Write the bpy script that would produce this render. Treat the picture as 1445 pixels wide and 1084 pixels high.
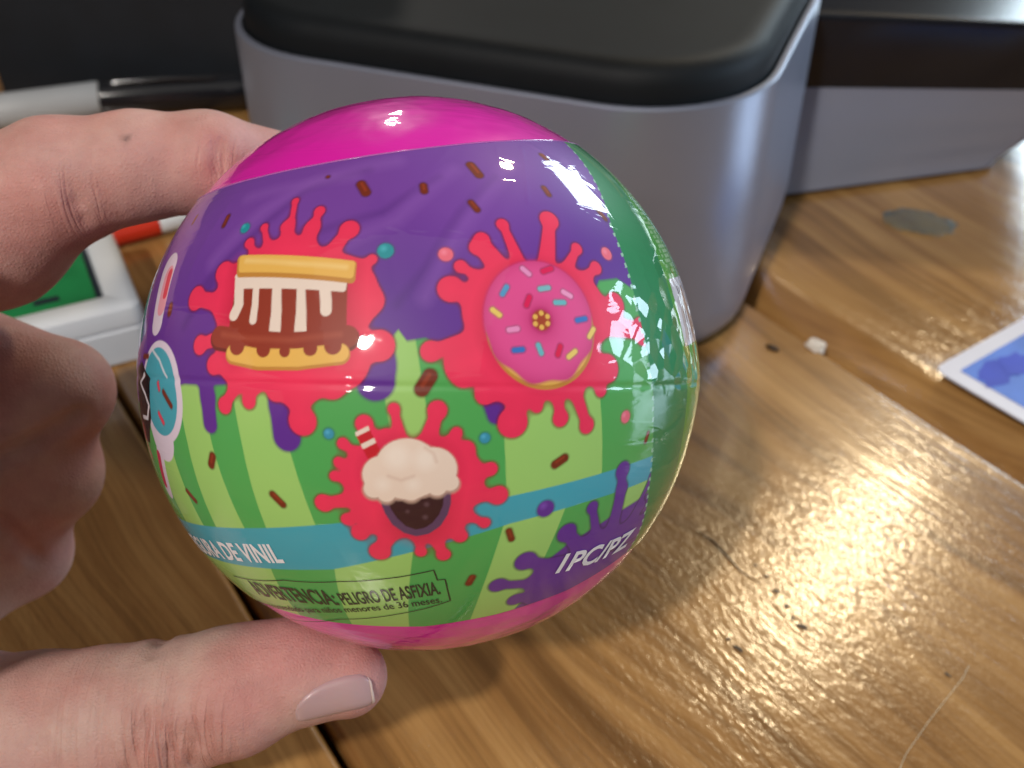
import bpy, bmesh, math, random
import numpy as np
from mathutils import Vector, Matrix, noise
from mathutils.bvhtree import BVHTree

for o in list(bpy.data.objects):
    bpy.data.objects.remove(o, do_unlink=True)
scene = bpy.context.scene
COL = scene.collection
R_ = math.radians

# ------------------------------------------------------------------ camera
PITCH = R_(38.0)
cam_d = bpy.data.cameras.new('camera')
cam = bpy.data.objects.new('camera', cam_d)
COL.objects.link(cam)
cam.location = (0, 0, 0.20)
cam.rotation_euler = (R_(90) - PITCH, 0, 0)
cam_d.sensor_width = 36.0
cam_d.lens = 36.0 * 1500 / 1445
cam_d.clip_start = 0.005
cam_d.clip_end = 50
cam_d.dof.use_dof = True
cam_d.dof.focus_distance = 0.153
cam_d.dof.aperture_fstop = 25.0
scene.camera = cam
scene.render.engine = 'CYCLES'
scene.cycles.max_bounces = 6
scene.cycles.diffuse_bounces = 3
scene.cycles.glossy_bounces = 3
scene.render.resolution_x = 1024
scene.render.resolution_y = 768

# ------------------------------------------------------------------ light
w = bpy.data.worlds.new('World')
scene.world = w
w.use_nodes = True
bg = w.node_tree.nodes['Background']
bg.inputs['Color'].default_value = (0.80, 0.82, 1.0, 1)
bg.inputs['Strength'].default_value = 0.035

def point_lamp(name, loc, power, radius, color):
    d = bpy.data.lights.new(name, 'POINT')
    d.energy = power; d.shadow_soft_size = radius; d.color = color
    o = bpy.data.objects.new(name, d); COL.objects.link(o); o.location = loc
    return o
point_lamp('ceiling_lamp_ahead', (0.57, 1.27, 1.18), 23, 0.06, (1.0, 0.78, 0.48))
point_lamp('ceiling_lamp_behind', (-0.42, -0.80, 1.20), 56, 0.035, (1.0, 0.93, 0.86))
point_lamp('second_lamp_behind', (-0.62, -1.10, 1.02), 5, 0.022, (1.0, 0.88, 0.76))
point_lamp('far_lamp', (-0.30, 1.95, 0.86), 6, 0.035, (1.0, 0.92, 0.82))
def area_lamp(name, loc, target, sx, sy, power, color):
    d = bpy.data.lights.new(name, 'AREA'); d.shape = 'RECTANGLE'; d.size = sx; d.size_y = sy; d.energy = power; d.color = color
    o = bpy.data.objects.new(name, d); COL.objects.link(o); o.location = loc
    o.rotation_euler = (Vector(target) - Vector(loc)).to_track_quat('-Z', 'Y').to_euler()
    return o
area_lamp('window_ahead', (0.93, 1.41, 0.60), (0.1, 0.2, 0.05), 0.46, 0.38, 7.5, (0.74, 0.90, 1.0))
area_lamp('window_right', (1.55, 0.32, 0.42), (0.0, 0.2, 0.08), 0.60, 0.48, 12, (0.62, 0.80, 1.0))
area_lamp('ceiling_glow', (-0.1, -0.9, 2.0), (-0.1, -0.8999, 0), 2.6, 2.2, 5.5, (1.0, 0.93, 0.86))

vs = scene.view_settings
vs.view_transform = 'Standard'; vs.look = 'None'; vs.gamma = 1.0; vs.exposure = 0.15
vs.use_curve_mapping = False

# ------------------------------------------------------------------ helpers
def lin(r, g, b):
    f = lambda c: (c / 255 / 12.92) if c / 255 <= 0.04045 else ((c / 255 + 0.055) / 1.055) ** 2.4
    return (f(r), f(g), f(b))

def link(o, parent=None):
    COL.objects.link(o)
    if parent is not None:
        o.parent = parent
    return o

def tag(o, label=None, cat=None, group=None, kind=None):
    if label: o['label'] = label
    if cat: o['category'] = cat
    if group: o['group'] = group
    if kind: o['kind'] = kind
    return o

def empty(name, loc=(0, 0, 0), rot=(0, 0, 0)):
    o = bpy.data.objects.new(name, None)
    o.empty_display_size = 0.01
    o.location = loc; o.rotation_euler = rot
    return link(o)

def mesh_obj(name, verts, faces, mat=None, parent=None, smooth=True):
    me = bpy.data.meshes.new(name)
    me.from_pydata([tuple(v) for v in verts], [], faces)
    me.validate(); me.update()
    if smooth:
        me.shade_smooth()
    if mat: me.materials.append(mat)
    return link(bpy.data.objects.new(name, me), parent)

def sharp(o, deg=35):
    me = o.data
    me.shade_smooth()
    me.set_sharp_from_angle(angle=R_(deg))
    return o

def loft(name, rings, mat, parent=None, cap0=True, cap1=True, closed=True, deg=35):
    n = len(rings[0]); V = [p for r in rings for p in r]; F = []
    for i in range(len(rings) - 1):
        for j in range(n if closed else n - 1):
            k = (j + 1) % n
            F.append((i * n + j, i * n + k, (i + 1) * n + k, (i + 1) * n + j))
    if cap0: F.append(tuple(reversed(range(n))))
    if cap1: F.append(tuple((len(rings) - 1) * n + j for j in range(n)))
    return sharp(mesh_obj(name, V, F, mat, parent), deg)

def rrect(x0, x1, y0, y1, r, n=10):
    P = []
    for cx, cy, a0 in ((x1 - r, y0 + r, -90), (x1 - r, y1 - r, 0), (x0 + r, y1 - r, 90), (x0 + r, y0 + r, 180)):
        for i in range(n + 1):
            a = R_(a0 + 90 * i / n)
            P.append((cx + r * math.cos(a), cy + r * math.sin(a)))
    return P

def rring(x0, x1, y0, y1, r, z, inset=0, n=10):
    return [(x, y, z) for x, y in rrect(x0 + inset, x1 - inset, y0 + inset, y1 - inset, max(r - inset, 0.0004), n)]

def tube(name, pts, radii, mat, parent=None, n=14, cap=True):
    pts = [Vector(p) for p in pts]; rings = []
    for i, p in enumerate(pts):
        d = (pts[min(i + 1, len(pts) - 1)] - pts[max(i - 1, 0)]).normalized()
        a = d.cross(Vector((0, 0, 1)))
        if a.length < 1e-4: a = d.cross(Vector((0, 1, 0)))
        a.normalize(); b = d.cross(a)
        rings.append([p + radii[i] * (math.cos(t) * a + math.sin(t) * b) for t in [2 * math.pi * k / n for k in range(n)]])
    o = loft(name, rings, mat, parent, cap, cap, True, 40)
    bm = bmesh.new(); bm.from_mesh(o.data); bmesh.ops.recalc_face_normals(bm, faces=bm.faces); bm.to_mesh(o.data); bm.free()
    return o

class NT:
    def __init__(s, name):
        s.m = bpy.data.materials.new(name); s.m.use_nodes = True
        s.t = s.m.node_tree; s.b = s.t.nodes['Principled BSDF']
    def n(s, typ, **kw):
        nd = s.t.nodes.new(typ)
        for k, v in kw.items():
            if k in nd.inputs.keys(): nd.inputs[k].default_value = v
            else: setattr(nd, k, v)
        return nd
    def l(s, a, b): s.t.links.new(a, b)
    def set(s, **kw):
        for k, v in kw.items():
            s.b.inputs[k.replace('_', ' ')].default_value = v
        return s
    def ramp(s, stops):
        r = s.n('ShaderNodeValToRGB'); e = r.color_ramp.elements
        while len(e) < len(stops): e.new(0.5)
        for el, (p, c) in zip(e, stops):
            el.position = p; el.color = (*c, 1)
        return r
    def mapping(s, scale, coord='Object', loc=(0, 0, 0)):
        tc = s.n('ShaderNodeTexCoord'); mp = s.n('ShaderNodeMapping')
        mp.inputs['Scale'].default_value = scale; mp.inputs['Location'].default_value = loc
        s.l(tc.outputs[coord], mp.inputs['Vector']); return mp
    def bump(s, height, strength, dist, normal=None, to='Normal'):
        b = s.n('ShaderNodeBump', Strength=strength, Distance=dist)
        s.l(height, b.inputs['Height'])
        if normal is not None: s.l(normal, b.inputs['Normal'])
        if to: s.l(b.outputs['Normal'], s.b.inputs[to])
        return b

def simple(name, col, rough=0.5, metal=0.0, coat=0.0, bump=None, var=0.0):
    t = NT(name)
    t.set(Roughness=rough, Metallic=metal, Coat_Weight=coat, Base_Color=(*col, 1))
    if bump or var:
        mp = t.mapping((1, 1, 1))
        nz = t.n('ShaderNodeTexNoise', Scale=(bump[0] if bump else 400.0), Detail=4.0)
        t.l(mp.outputs[0], nz.inputs['Vector'])
        if bump: t.bump(nz.outputs['Fac'], bump[1], bump[2])
        nz2 = t.n('ShaderNodeTexNoise', Scale=55.0, Detail=5.0)
        t.l(mp.outputs[0], nz2.inputs['Vector'])
        v = var or 0.1
        rp = t.ramp([(0.3, tuple(c * (1 - v) for c in col)), (0.7, tuple(min(1, c * (1 + v)) for c in col))])
        t.l(nz2.outputs['Fac'], rp.inputs['Fac']); t.l(rp.outputs['Color'], t.b.inputs['Base Color'])
    return t.m

# ------------------------------------------------------------------ materials
def wood_material():
    t = NT('varnished_pine')
    oi = t.n('ShaderNodeObjectInfo')
    tc = t.n('ShaderNodeTexCoord')
    off = t.n('ShaderNodeVectorMath', operation='SCALE'); off.inputs[0].default_value = (3.1, 5.7, 2.3)
    t.l(oi.outputs['Random'], off.inputs['Scale'])
    add = t.n('ShaderNodeVectorMath', operation='ADD')
    t.l(tc.outputs['Object'], add.inputs[0]); t.l(off.outputs[0], add.inputs[1])
    def mp(scale):
        m = t.n('ShaderNodeMapping'); m.inputs['Scale'].default_value = scale
        t.l(add.outputs[0], m.inputs['Vector']); return m
    # slow warp of the grain
    wp = t.n('ShaderNodeTexNoise', Scale=1.0, Detail=2.0); t.l(mp((5, 9, 9)).outputs[0], wp.inputs['Vector'])
    sub = t.n('ShaderNodeVectorMath', operation='SUBTRACT'); sub.inputs[1].default_value = (.5, .5, .5)
    t.l(wp.outputs['Color'], sub.inputs[0])
    sc = t.n('ShaderNodeVectorMath', operation='MULTIPLY'); sc.inputs[1].default_value = (0, .05, .0)
    t.l(sub.outputs[0], sc.inputs[0])
    wadd = t.n('ShaderNodeVectorMath', operation='ADD'); t.l(add.outputs[0], wadd.inputs[0]); t.l(sc.outputs[0], wadd.inputs[1])
    def wmp(scale):
        m = t.n('ShaderNodeMapping'); m.inputs['Scale'].default_value = scale
        t.l(wadd.outputs[0], m.inputs['Vector']); return m
    bands = t.n('ShaderNodeTexNoise', Scale=1.0, Detail=3.0, Roughness=.55); t.l(wmp((3.0, 85, 60)).outputs[0], bands.inputs['Vector'])
    fine = t.n('ShaderNodeTexNoise', Scale=1.0, Detail=3.0, Roughness=.65); t.l(wmp((16, 620, 300)).outputs[0], fine.inputs['Vector'])
    blot = t.n('ShaderNodeTexNoise', Scale=1.0, Detail=4.0); t.l(mp((16, 22, 20)).outputs[0], blot.inputs['Vector'])
    r1 = t.ramp([(0.30, (.20, .098, .030)), (0.46, (.39, .205, .066)), (0.60, (.48, .270, .094)), (0.74, (.30, .152, .048))])
    t.l(bands.outputs['Fac'], r1.inputs['Fac'])
    r2 = t.ramp([(0.28, (.50, .44, .40)), (0.55, (1, 1, 1))])
    t.l(fine.outputs['Fac'], r2.inputs['Fac'])
    mx = t.n('ShaderNodeMix', data_type='RGBA', blend_type='MULTIPLY'); mx.inputs[0].default_value = .65
    t.l(r1.outputs['Color'], mx.inputs[6]); t.l(r2.outputs['Color'], mx.inputs[7])
    r3 = t.ramp([(0.35, (.68, .62, .58)), (0.65, (1.0, 1.0, 1.0))])
    t.l(blot.outputs['Fac'], r3.inputs['Fac'])
    mx2 = t.n('ShaderNodeMix', data_type='RGBA', blend_type='MULTIPLY'); mx2.inputs[0].default_value = .8
    t.l(mx.outputs[2], mx2.inputs[6]); t.l(r3.outputs['Color'], mx2.inputs[7])
    t.l(mx2.outputs[2], t.b.inputs['Base Color'])
    # varnish: ripples along the grain, grainy orange peel, scattered pits
    rip = t.n('ShaderNodeTexNoise', Scale=1.0, Detail=3.0); t.l(wmp((22, 170, 90)).outputs[0], rip.inputs['Vector'])
    peel = t.n('ShaderNodeTexNoise', Scale=1.0, Detail=2.0, Roughness=.6); t.l(mp((300, 800, 700)).outputs[0], peel.inputs['Vector'])
    b1 = t.bump(rip.outputs['Fac'], .20, .0010, None, None)
    b2 = t.bump(fine.outputs['Fac'], .20, .0003, b1.outputs['Normal'], None)
    pk = t.n('ShaderNodeTexNoise', Scale=1.0, Detail=2.0); t.l(mp((12, 12, 12)).outputs[0], pk.inputs['Vector'])
    pr = t.ramp([(0.40, (.10,) * 3), (0.62, (1,) * 3)]); t.l(pk.outputs['Fac'], pr.inputs['Fac'])
    pm = t.n('ShaderNodeMath', operation='MULTIPLY'); t.l(peel.outputs['Fac'], pm.inputs[0]); t.l(pr.outputs['Color'], pm.inputs[1])
    b3 = t.bump(pm.outputs[0], .42, .00040, b2.outputs['Normal'], 'Normal')
    t.l(b3.outputs['Normal'], t.b.inputs['Coat Normal'])
    rr = t.n('ShaderNodeMapRange'); rr.inputs[3].default_value = .17; rr.inputs[4].default_value = .28
    t.l(blot.outputs['Fac'], rr.inputs[0]); t.l(rr.outputs[0], t.b.inputs['Roughness'])
    t.set(Coat_Weight=.60, Coat_Roughness=.12, Specular_IOR_Level=.5)
    return t.m

def skin_material():
    t = NT('skin')
    at = t.n('ShaderNodeAttribute', attribute_name='tint')
    mp = t.mapping((1, 1, 1))
    n1 = t.n('ShaderNodeTexNoise', Scale=160.0, Detail=5.0, Roughness=.6); t.l(mp.outputs[0], n1.inputs['Vector'])
    n2 = t.n('ShaderNodeTexNoise', Scale=60.0, Detail=3.0); t.l(mp.outputs[0], n2.inputs['Vector'])
    r1 = t.ramp([(.3, (.88, .80, .80)), (.7, (1.06, 1.05, 1.04))]); t.l(n1.outputs['Fac'], r1.inputs['Fac'])
    r2 = t.ramp([(.35, (1.0, .80, .80)), (.65, (1.0, 1.03, 1.02))]); t.l(n2.outputs['Fac'], r2.inputs['Fac'])
    a = t.n('ShaderNodeMix', data_type='RGBA', blend_type='MULTIPLY'); a.inputs[0].default_value = 1
    b = t.n('ShaderNodeMix', data_type='RGBA', blend_type='MULTIPLY'); b.inputs[0].default_value = 1
    t.l(at.outputs['Color'], a.inputs[6]); t.l(r1.outputs['Color'], a.inputs[7])
    t.l(a.outputs[2], b.inputs[6]); t.l(r2.outputs['Color'], b.inputs[7])
    t.l(b.outputs[2], t.b.inputs['Base Color'])
    vo = t.n('ShaderNodeTexVoronoi', Scale=1500.0, feature='DISTANCE_TO_EDGE'); t.l(mp.outputs[0], vo.inputs['Vector'])
    nf = t.n('ShaderNodeTexNoise', Scale=420.0, Detail=4.0); t.l(mp.outputs[0], nf.inputs['Vector'])
    b1 = t.bump(vo.outputs['Distance'], .45, .00035, None, None)
    b2 = t.bump(nf.outputs['Fac'], .22, .0005, b1.outputs['Normal'], None)
    wk = t.n('ShaderNodeAttribute', attribute_name='wrinkle')
    m3 = t.mapping((360, 28, 50)); m3.inputs['Rotation'].default_value = (0, R_(14), R_(8))
    nw = t.n('ShaderNodeTexNoise', Scale=1.0, Detail=3.0, Distortion=.7); t.l(m3.outputs[0], nw.inputs['Vector'])
    rw = t.ramp([(.40, (1, 1, 1)), (.47, (0, 0, 0)), (.50, (0, 0, 0)), (.58, (1, 1, 1))]); t.l(nw.outputs['Fac'], rw.inputs['Fac'])
    iv = t.n('ShaderNodeMath', operation='SUBTRACT'); iv.inputs[0].default_value = 1.0; t.l(rw.outputs['Color'], iv.inputs[1])
    mw = t.n('ShaderNodeMath', operation='MULTIPLY'); t.l(iv.outputs[0], mw.inputs[0]); t.l(wk.outputs['Fac'], mw.inputs[1])
    ng = t.n('ShaderNodeMath', operation='MULTIPLY'); ng.inputs[1].default_value = -1.0; t.l(mw.outputs[0], ng.inputs[0])
    t.bump(ng.outputs[0], .5, .0006, b2.outputs['Normal'], 'Normal')
    cw = t.n('ShaderNodeMix', data_type='RGBA', blend_type='MULTIPLY'); cw.inputs[7].default_value = (.90, .78, .75, 1)
    t.l(mw.outputs[0], cw.inputs[0]); t.l(b.outputs[2], cw.inputs[6]); t.l(cw.outputs[2], t.b.inputs['Base Color'])
    t.set(Roughness=.60, Subsurface_Weight=.18, Subsurface_Scale=.004, Subsurface_Radius=(1.0, .35, .2), Specular_IOR_Level=.4)
    return t.m

def print_material():
    # printed shrink film: matt ink below, a clear slick film with wrinkles above
    t = NT('printed_film')
    at = t.n('ShaderNodeAttribute', attribute_name='print')
    t.l(at.outputs['Color'], t.b.inputs['Base Color'])
    film_coat(t)
    t.set(Roughness=.5, Coat_Weight=1.0, Coat_Roughness=.035, Specular_IOR_Level=.3)
    return t.m

def film_coat(t, amount=1.0):
    mp = t.mapping((1, 1, 1))
    n1 = t.n('ShaderNodeTexNoise', Scale=34.0, Detail=2.0, Distortion=.6); t.l(mp.outputs[0], n1.inputs['Vector'])
    mp2 = t.mapping((40, 190, 60))
    mp2.inputs['Rotation'].default_value = (0, 0, R_(35))
    n2 = t.n('ShaderNodeTexNoise', Scale=1.0, Detail=3.0, Distortion=.8); t.l(mp2.outputs[0], n2.inputs['Vector'])
    rr = t.ramp([(.44, (0, 0, 0)), (.5, (1, 1, 1)), (.56, (0, 0, 0))]); t.l(n2.outputs['Fac'], rr.inputs['Fac'])
    b1 = t.bump(n1.outputs['Fac'], .22 * amount, .0022, None, None)
    b2 = t.bump(rr.outputs['Color'], .07 * amount, .00025, b1.outputs['Normal'], None)
    tc = t.n('ShaderNodeTexCoord'); sp = t.n('ShaderNodeSeparateXYZ'); t.l(tc.outputs['Object'], sp.inputs[0])
    mx = t.n('ShaderNodeMapRange', interpolation_type='SMOOTHSTEP'); mx.inputs[1].default_value = .025; mx.inputs[2].default_value = .033
    my = t.n('ShaderNodeMapRange', interpolation_type='SMOOTHSTEP'); my.inputs[1].default_value = .022; my.inputs[2].default_value = .006
    my2 = t.n('ShaderNodeMapRange', interpolation_type='SMOOTHSTEP'); my2.inputs[1].default_value = -.004; my2.inputs[2].default_value = -.0005
    t.l(sp.outputs[0], mx.inputs[0]); t.l(sp.outputs[1], my.inputs[0]); t.l(sp.outputs[1], my2.inputs[0])
    k1 = t.n('ShaderNodeMath', operation='MULTIPLY'); t.l(mx.outputs[0], k1.inputs[0]); t.l(my.outputs[0], k1.inputs[1])
    k2 = t.n('ShaderNodeMath', operation='MULTIPLY'); t.l(k1.outputs[0], k2.inputs[0]); t.l(my2.outputs[0], k2.inputs[1])
    vo = t.n('ShaderNodeTexVoronoi', Scale=300.0); t.l(tc.outputs['Object'], vo.inputs['Vector'])
    k3 = t.n('ShaderNodeMath', operation='MULTIPLY'); t.l(k2.outputs[0], k3.inputs[0]); t.l(vo.outputs['Distance'], k3.inputs[1])
    b3 = t.bump(k3.outputs[0], .45, .0014, b2.outputs['Normal'], 'Coat Normal')
    return b3

def shell_material():
    t = NT('magenta_plastic')
    t.set(Base_Color=(*lin(232, 24, 178), 1), Roughness=.35, Coat_Weight=1.0, Coat_Roughness=.05)
    film_coat(t, 1.6)
    return t.m

def silver_material(name='silver_shell', metal=.85, rough=.30):
    t = NT(name)
    mp = t.mapping((1, 1, 1))
    nz = t.n('ShaderNodeTexNoise', Scale=2600.0, Detail=2.0); t.l(mp.outputs[0], nz.inputs['Vector'])
    t.bump(nz.outputs['Fac'], .25, .00012)
    n2 = t.n('ShaderNodeTexNoise', Scale=14.0, Detail=4.0); t.l(mp.outputs[0], n2.inputs['Vector'])
    rp = t.ramp([(.3, (.285, .31, .39)), (.7, (.315, .34, .43))]); t.l(n2.outputs['Fac'], rp.inputs['Fac'])
    t.l(rp.outputs['Color'], t.b.inputs['Base Color'])
    t.set(Metallic=metal, Roughness=rough)
    return t.m

M = dict(
    wood=wood_material(), skin=skin_material(), film=print_material(), shell=shell_material(), silver=silver_material('silver_shell', .55, .34), silver_satin=silver_material('silver_satin', .35, .42),
    under=simple('dark_underside', (.02, .013, .008), .9),
    black=simple('black_plastic', (.010, .012, .015), .55, bump=(1800, .3, .0002), var=.15),
    lid_black=simple('lid_black', (.0055, .0075, .0095), .6, bump=(1500, .3, .0002), var=.15),
    top_black=simple('satin_black', (.008, .010, .015), .22, var=.15),
    gloss_black=simple('glossy_black', (.008, .009, .012), .14, coat=.5),
    matt_black=simple('matt_black_card', (.006, .009, .014), .6, bump=(900, .2, .0003), var=.2),
    foot=simple('dark_rubber', (.015, .015, .016), .8),
    white=simple('white_plastic', (.70, .74, .78), .32, coat=.2, var=.03),
    green=simple('green_panel', (.012, .20, .06), .45, var=.25),
    dark=simple('dark_print', (.012, .02, .03), .5),
    grey=simple('pale_grey_plastic', (.50, .52, .53), .4, var=.06),
    red=simple('red_plastic', (.62, .035, .012), .35, var=.1),
    blue=simple('blue_cap', (.05, .12, .4), .4),
    card=simple('white_card', (.76, .77, .86), .6, var=.03),
    blue_print=simple('blue_print', (.035, .07, .50), .6, var=.25),
    blue_pale=simple('pale_blue_print', (.10, .22, .68), .6, var=.2),
    crumb=simple('crumb', (.78, .72, .64), .7, bump=(900, .5, .0006)),
    dent=simple('dark_dent', (.035, .017, .007), .5),
    hair=simple('pale_thread', (.70, .60, .42), .4),
    ink_white=simple('white_ink', (.86, .86, .90), .45, coat=.6),
    ink_dark=simple('dark_ink', (.03, .035, .02), .5, coat=.6),
    nail=None)
t = NT('nail'); t.set(Base_Color=(.50, .335, .335, 1), Roughness=.34, Subsurface_Weight=.1, Subsurface_Scale=.002, Coat_Weight=.15)
mp_ = t.mapping((260, 2600, 260)); nz_ = t.n('ShaderNodeTexNoise', Scale=1.0, Detail=2.0); t.l(mp_.outputs[0], nz_.inputs['Vector']); t.bump(nz_.outputs['Fac'], .15, .0002)
M['nail'] = t.m
M['lid_black'].node_tree.nodes['Principled BSDF'].inputs['Specular IOR Level'].default_value = .22
t = NT('nail_edge'); t.set(Base_Color=(.66, .54, .49, 1), Roughness=.4); M['nail_edge'] = t.m
t = NT('dried_glue'); t.set(Base_Color=(.62, .76, .78, 1), Roughness=.10, Transmission_Weight=.9, IOR=1.35); M['glue'] = t.m

# ------------------------------------------------------------------ tabletop
GA = math.atan2(-.831, .557)                     # direction of the boards
tab = mesh_obj('tabletop', [(-.85, -.75, -.034), (1.1, -.75, -.034), (1.1, .95, -.034), (-.85, .95, -.034),
                            (-.85, -.75, -.022), (1.1, -.75, -.022), (1.1, .95, -.022), (-.85, .95, -.022)],
               [(3, 2, 1, 0), (4, 5, 6, 7), (0, 1, 5, 4), (1, 2, 6, 5), (2, 3, 7, 6), (3, 0, 4, 7)], M['under'], smooth=False)
tag(tab, kind='structure')
NORM = Vector((.831, .557, 0)); DIRG = Vector((.557, -.831, 0))
def plank(n0, n1, r0, r1, d0, d1, dz=0.0, x0=-.95, x1=.75):
    """a board across n0..n1; r0/r1 the widths and d0/d1 the depths of its worn edges"""
    prof = []
    for i in range(7):
        a = math.pi / 2 * i / 6
        prof.append((n0 + r0 * (1 - math.sin(a)), -d0 * (1 - math.cos(a))))
    prof = prof[::-1]
    for u in [.002, .008, .03] + [(i + 1) / 10 for i in range(9)] + [.97, .992, .998]:   # the top face
        prof.append((n0 + r0 + (n1 - r1 - n0 - r0) * u, -.00006 * math.sin(math.pi * u)))
    for i in range(7):
        a = math.pi / 2 * i / 6
        prof.append((n1 - r1 * (1 - math.sin(a)), -d1 * (1 - math.cos(a))))
    prof = [(n0, -.021)] + prof + [(n1, -.021)]
    xs = [x0 + (x1 - x0) * i / 60 for i in range(61)]
    rings = []
    for x in xs:
        wob = .0007 * noise.noise(Vector((x * 9, n0 * 50, 0)))
        wob1 = .0009 * noise.noise(Vector((x * 13, n1 * 50, 3)))
        rings.append([(x, y + (wob if y < (n0 + n1) / 2 else wob1), z + dz) for y, z in prof])
    o = loft('plank', rings, M['wood'], tab, deg=50)
    bm = bmesh.new(); bm.from_mesh(o.data); bmesh.ops.recalc_face_normals(bm, faces=bm.faces); bm.to_mesh(o.data); bm.free()
    o.rotation_euler = (0, 0, GA)
    return o
# board frame: local x along the boards, local y across them
plank(-.560, -.365, .004, .004, .006, .006)
plank(-.362, -.165, .004, .004, .006, .006, -.0006)
plank(-.161, .0414, .004, .0022, .006, .005, -.0004)
A_ = plank(.0424, .2345, .0022, .0020, .005, .0045)
B_ = plank(.2400, .4700, .016, .004, .019, .006, -.0004)
plank(.473, .668, .004, .004, .006, .006)
plank(.671, .870, .004, .004, .006, .006, -.0005)
plank(.873, 1.07, .004, .004, .006, .006)

def on_plank(o, p):                               # parent to a board, keep the world place
    o.parent = p
    o.matrix_parent_inverse = Matrix.Rotation(GA, 4, 'Z').inverted()
    return o
random.seed(4)
for (x, y, rx, ry, an) in [(.0632, .1785, .0011, .0008, 20), (.0645, .1735, .0014, .0009, -30), (.0662, .1690, .0012, .0008, 10),
                           (.0668, .1652, .0009, .0007, 40), (.0685, .1627, .0023, .0012, -25), (.0525, .1562, .0020, .0011, -40),
                           (.0505, .1590, .0012, .0007, 0), (.0985, .1490, .0016, .0006, -50), (.0610, .1820, .0008, .0006, 0)]:
    V = [(0, 0, .00012)]; F = []
    for k in range(14):
        a = 2 * math.pi * k / 14; q = 1 + .25 * random.uniform(-1, 1)
        V.append((0.60 * rx * q * math.cos(a), .60 * ry * q * math.sin(a), .00010))
    F = [(0, 1 + k, 1 + (k + 1) % 14) for k in range(14)]
    o = mesh_obj('dent', V, F, M['dent']); o.location = (x, y, .0001); o.rotation_euler = (0, 0, R_(an))
    on_plank(o, A_)
cr = tube('crack', [(.0480, .1940, .0001), (.0515, .1905, .0001), (.0545, .1850, .0001), (.0570, .1800, .0001), (.0612, .1762, .0001)],
          [.00006, .00016, .0002, .00018, .00006], M['dent'], None, 8)
on_plank(cr, A_)

th = tube('thread', [(.1040, .1512, .0006), (.1015, .1478, .0007), (.0965, .1428, .0006), (.0900, .1362, .0006), (.0830, .1285, .0006), (.0760, .1180, .0006)],
          [.00006] * 6, M['hair'], None, 6)
tag(th, 'fine pale thread lying across the wooden board at lower right', 'thread')

# ------------------------------------------------------------------ the capsule ball
BR = 0.045
BC = (-.01476, .14072, .09216)
ball = empty('capsule_ball', BC, (R_(90) - PITCH, 0, 0))       # local x right, y up, z to the front of the print
tag(ball, 'round toy capsule with magenta ends and purple green printed wrap, held in the hand', 'toy capsule')
FC = np.array([-.328, .0368, -3.9396])                          # ball centre in camera axes, in radii, for casting image pixels on it
AX = np.array([-.1511, .9841, .0931]); AX /= np.linalg.norm(AX)
FR = np.array([0, 0, 1.]) - AX[2] * AX; FR /= np.linalg.norm(FR)
RT = np.cross(AX, FR)

def P(x, y):
    """an image pixel cast from the camera on to the unit ball"""
    r = np.array([(x - 722.5) / 1500, -(y - 542) / 1500, -1.0]); r /= np.linalg.norm(r)
    b = r @ FC; c = FC @ FC - 1.0; D = b * b - c
    p = r * (b - math.sqrt(max(D, 0))) - FC
    return p / np.linalg.norm(p)
def lonlat(v):
    return math.atan2(v @ RT, v @ FR), math.asin(max(-1, min(1, v @ AX)))
U = .00212                                                     # rough size of one image pixel on the ball

lat_top = math.asin(.722)
_lb = sorted((lonlat(P(*q))[0], lonlat(P(*q))[1]) for q in [(375, 852), (470, 878), (600, 884), (700, 867), (800, 833), (880, 783)])
def lat_low(lon):
    xs = [-math.pi] + [a for a, _ in _lb] + [math.pi]
    ys = [-.70] + [b for _, b in _lb] + [-.70]
    return np.interp(lon, xs, ys)

front = np.radians(np.arange(-100, 100.01, .2))
back = np.radians(np.arange(102, 258.01, 2.0))
lons = np.concatenate([front, back]); NL = len(lons)
NV = 520
tv = np.linspace(0, 1, NV)
lo = lat_low(np.where(lons > math.pi, lons - 2 * math.pi, lons))
LON = np.repeat(lons[None, :], NV, 0)
LAT = lo[None, :] + (lat_top - lo)[None, :] * tv[:, None]
VV = (np.cos(LAT)[..., None] * (np.cos(LON)[..., None] * FR + np.sin(LON)[..., None] * RT) + np.sin(LAT)[..., None] * AX).reshape(-1, 3)
lonf = np.where(LON > math.pi, LON - 2 * math.pi, LON).ravel(); latf = LAT.ravel()

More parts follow.
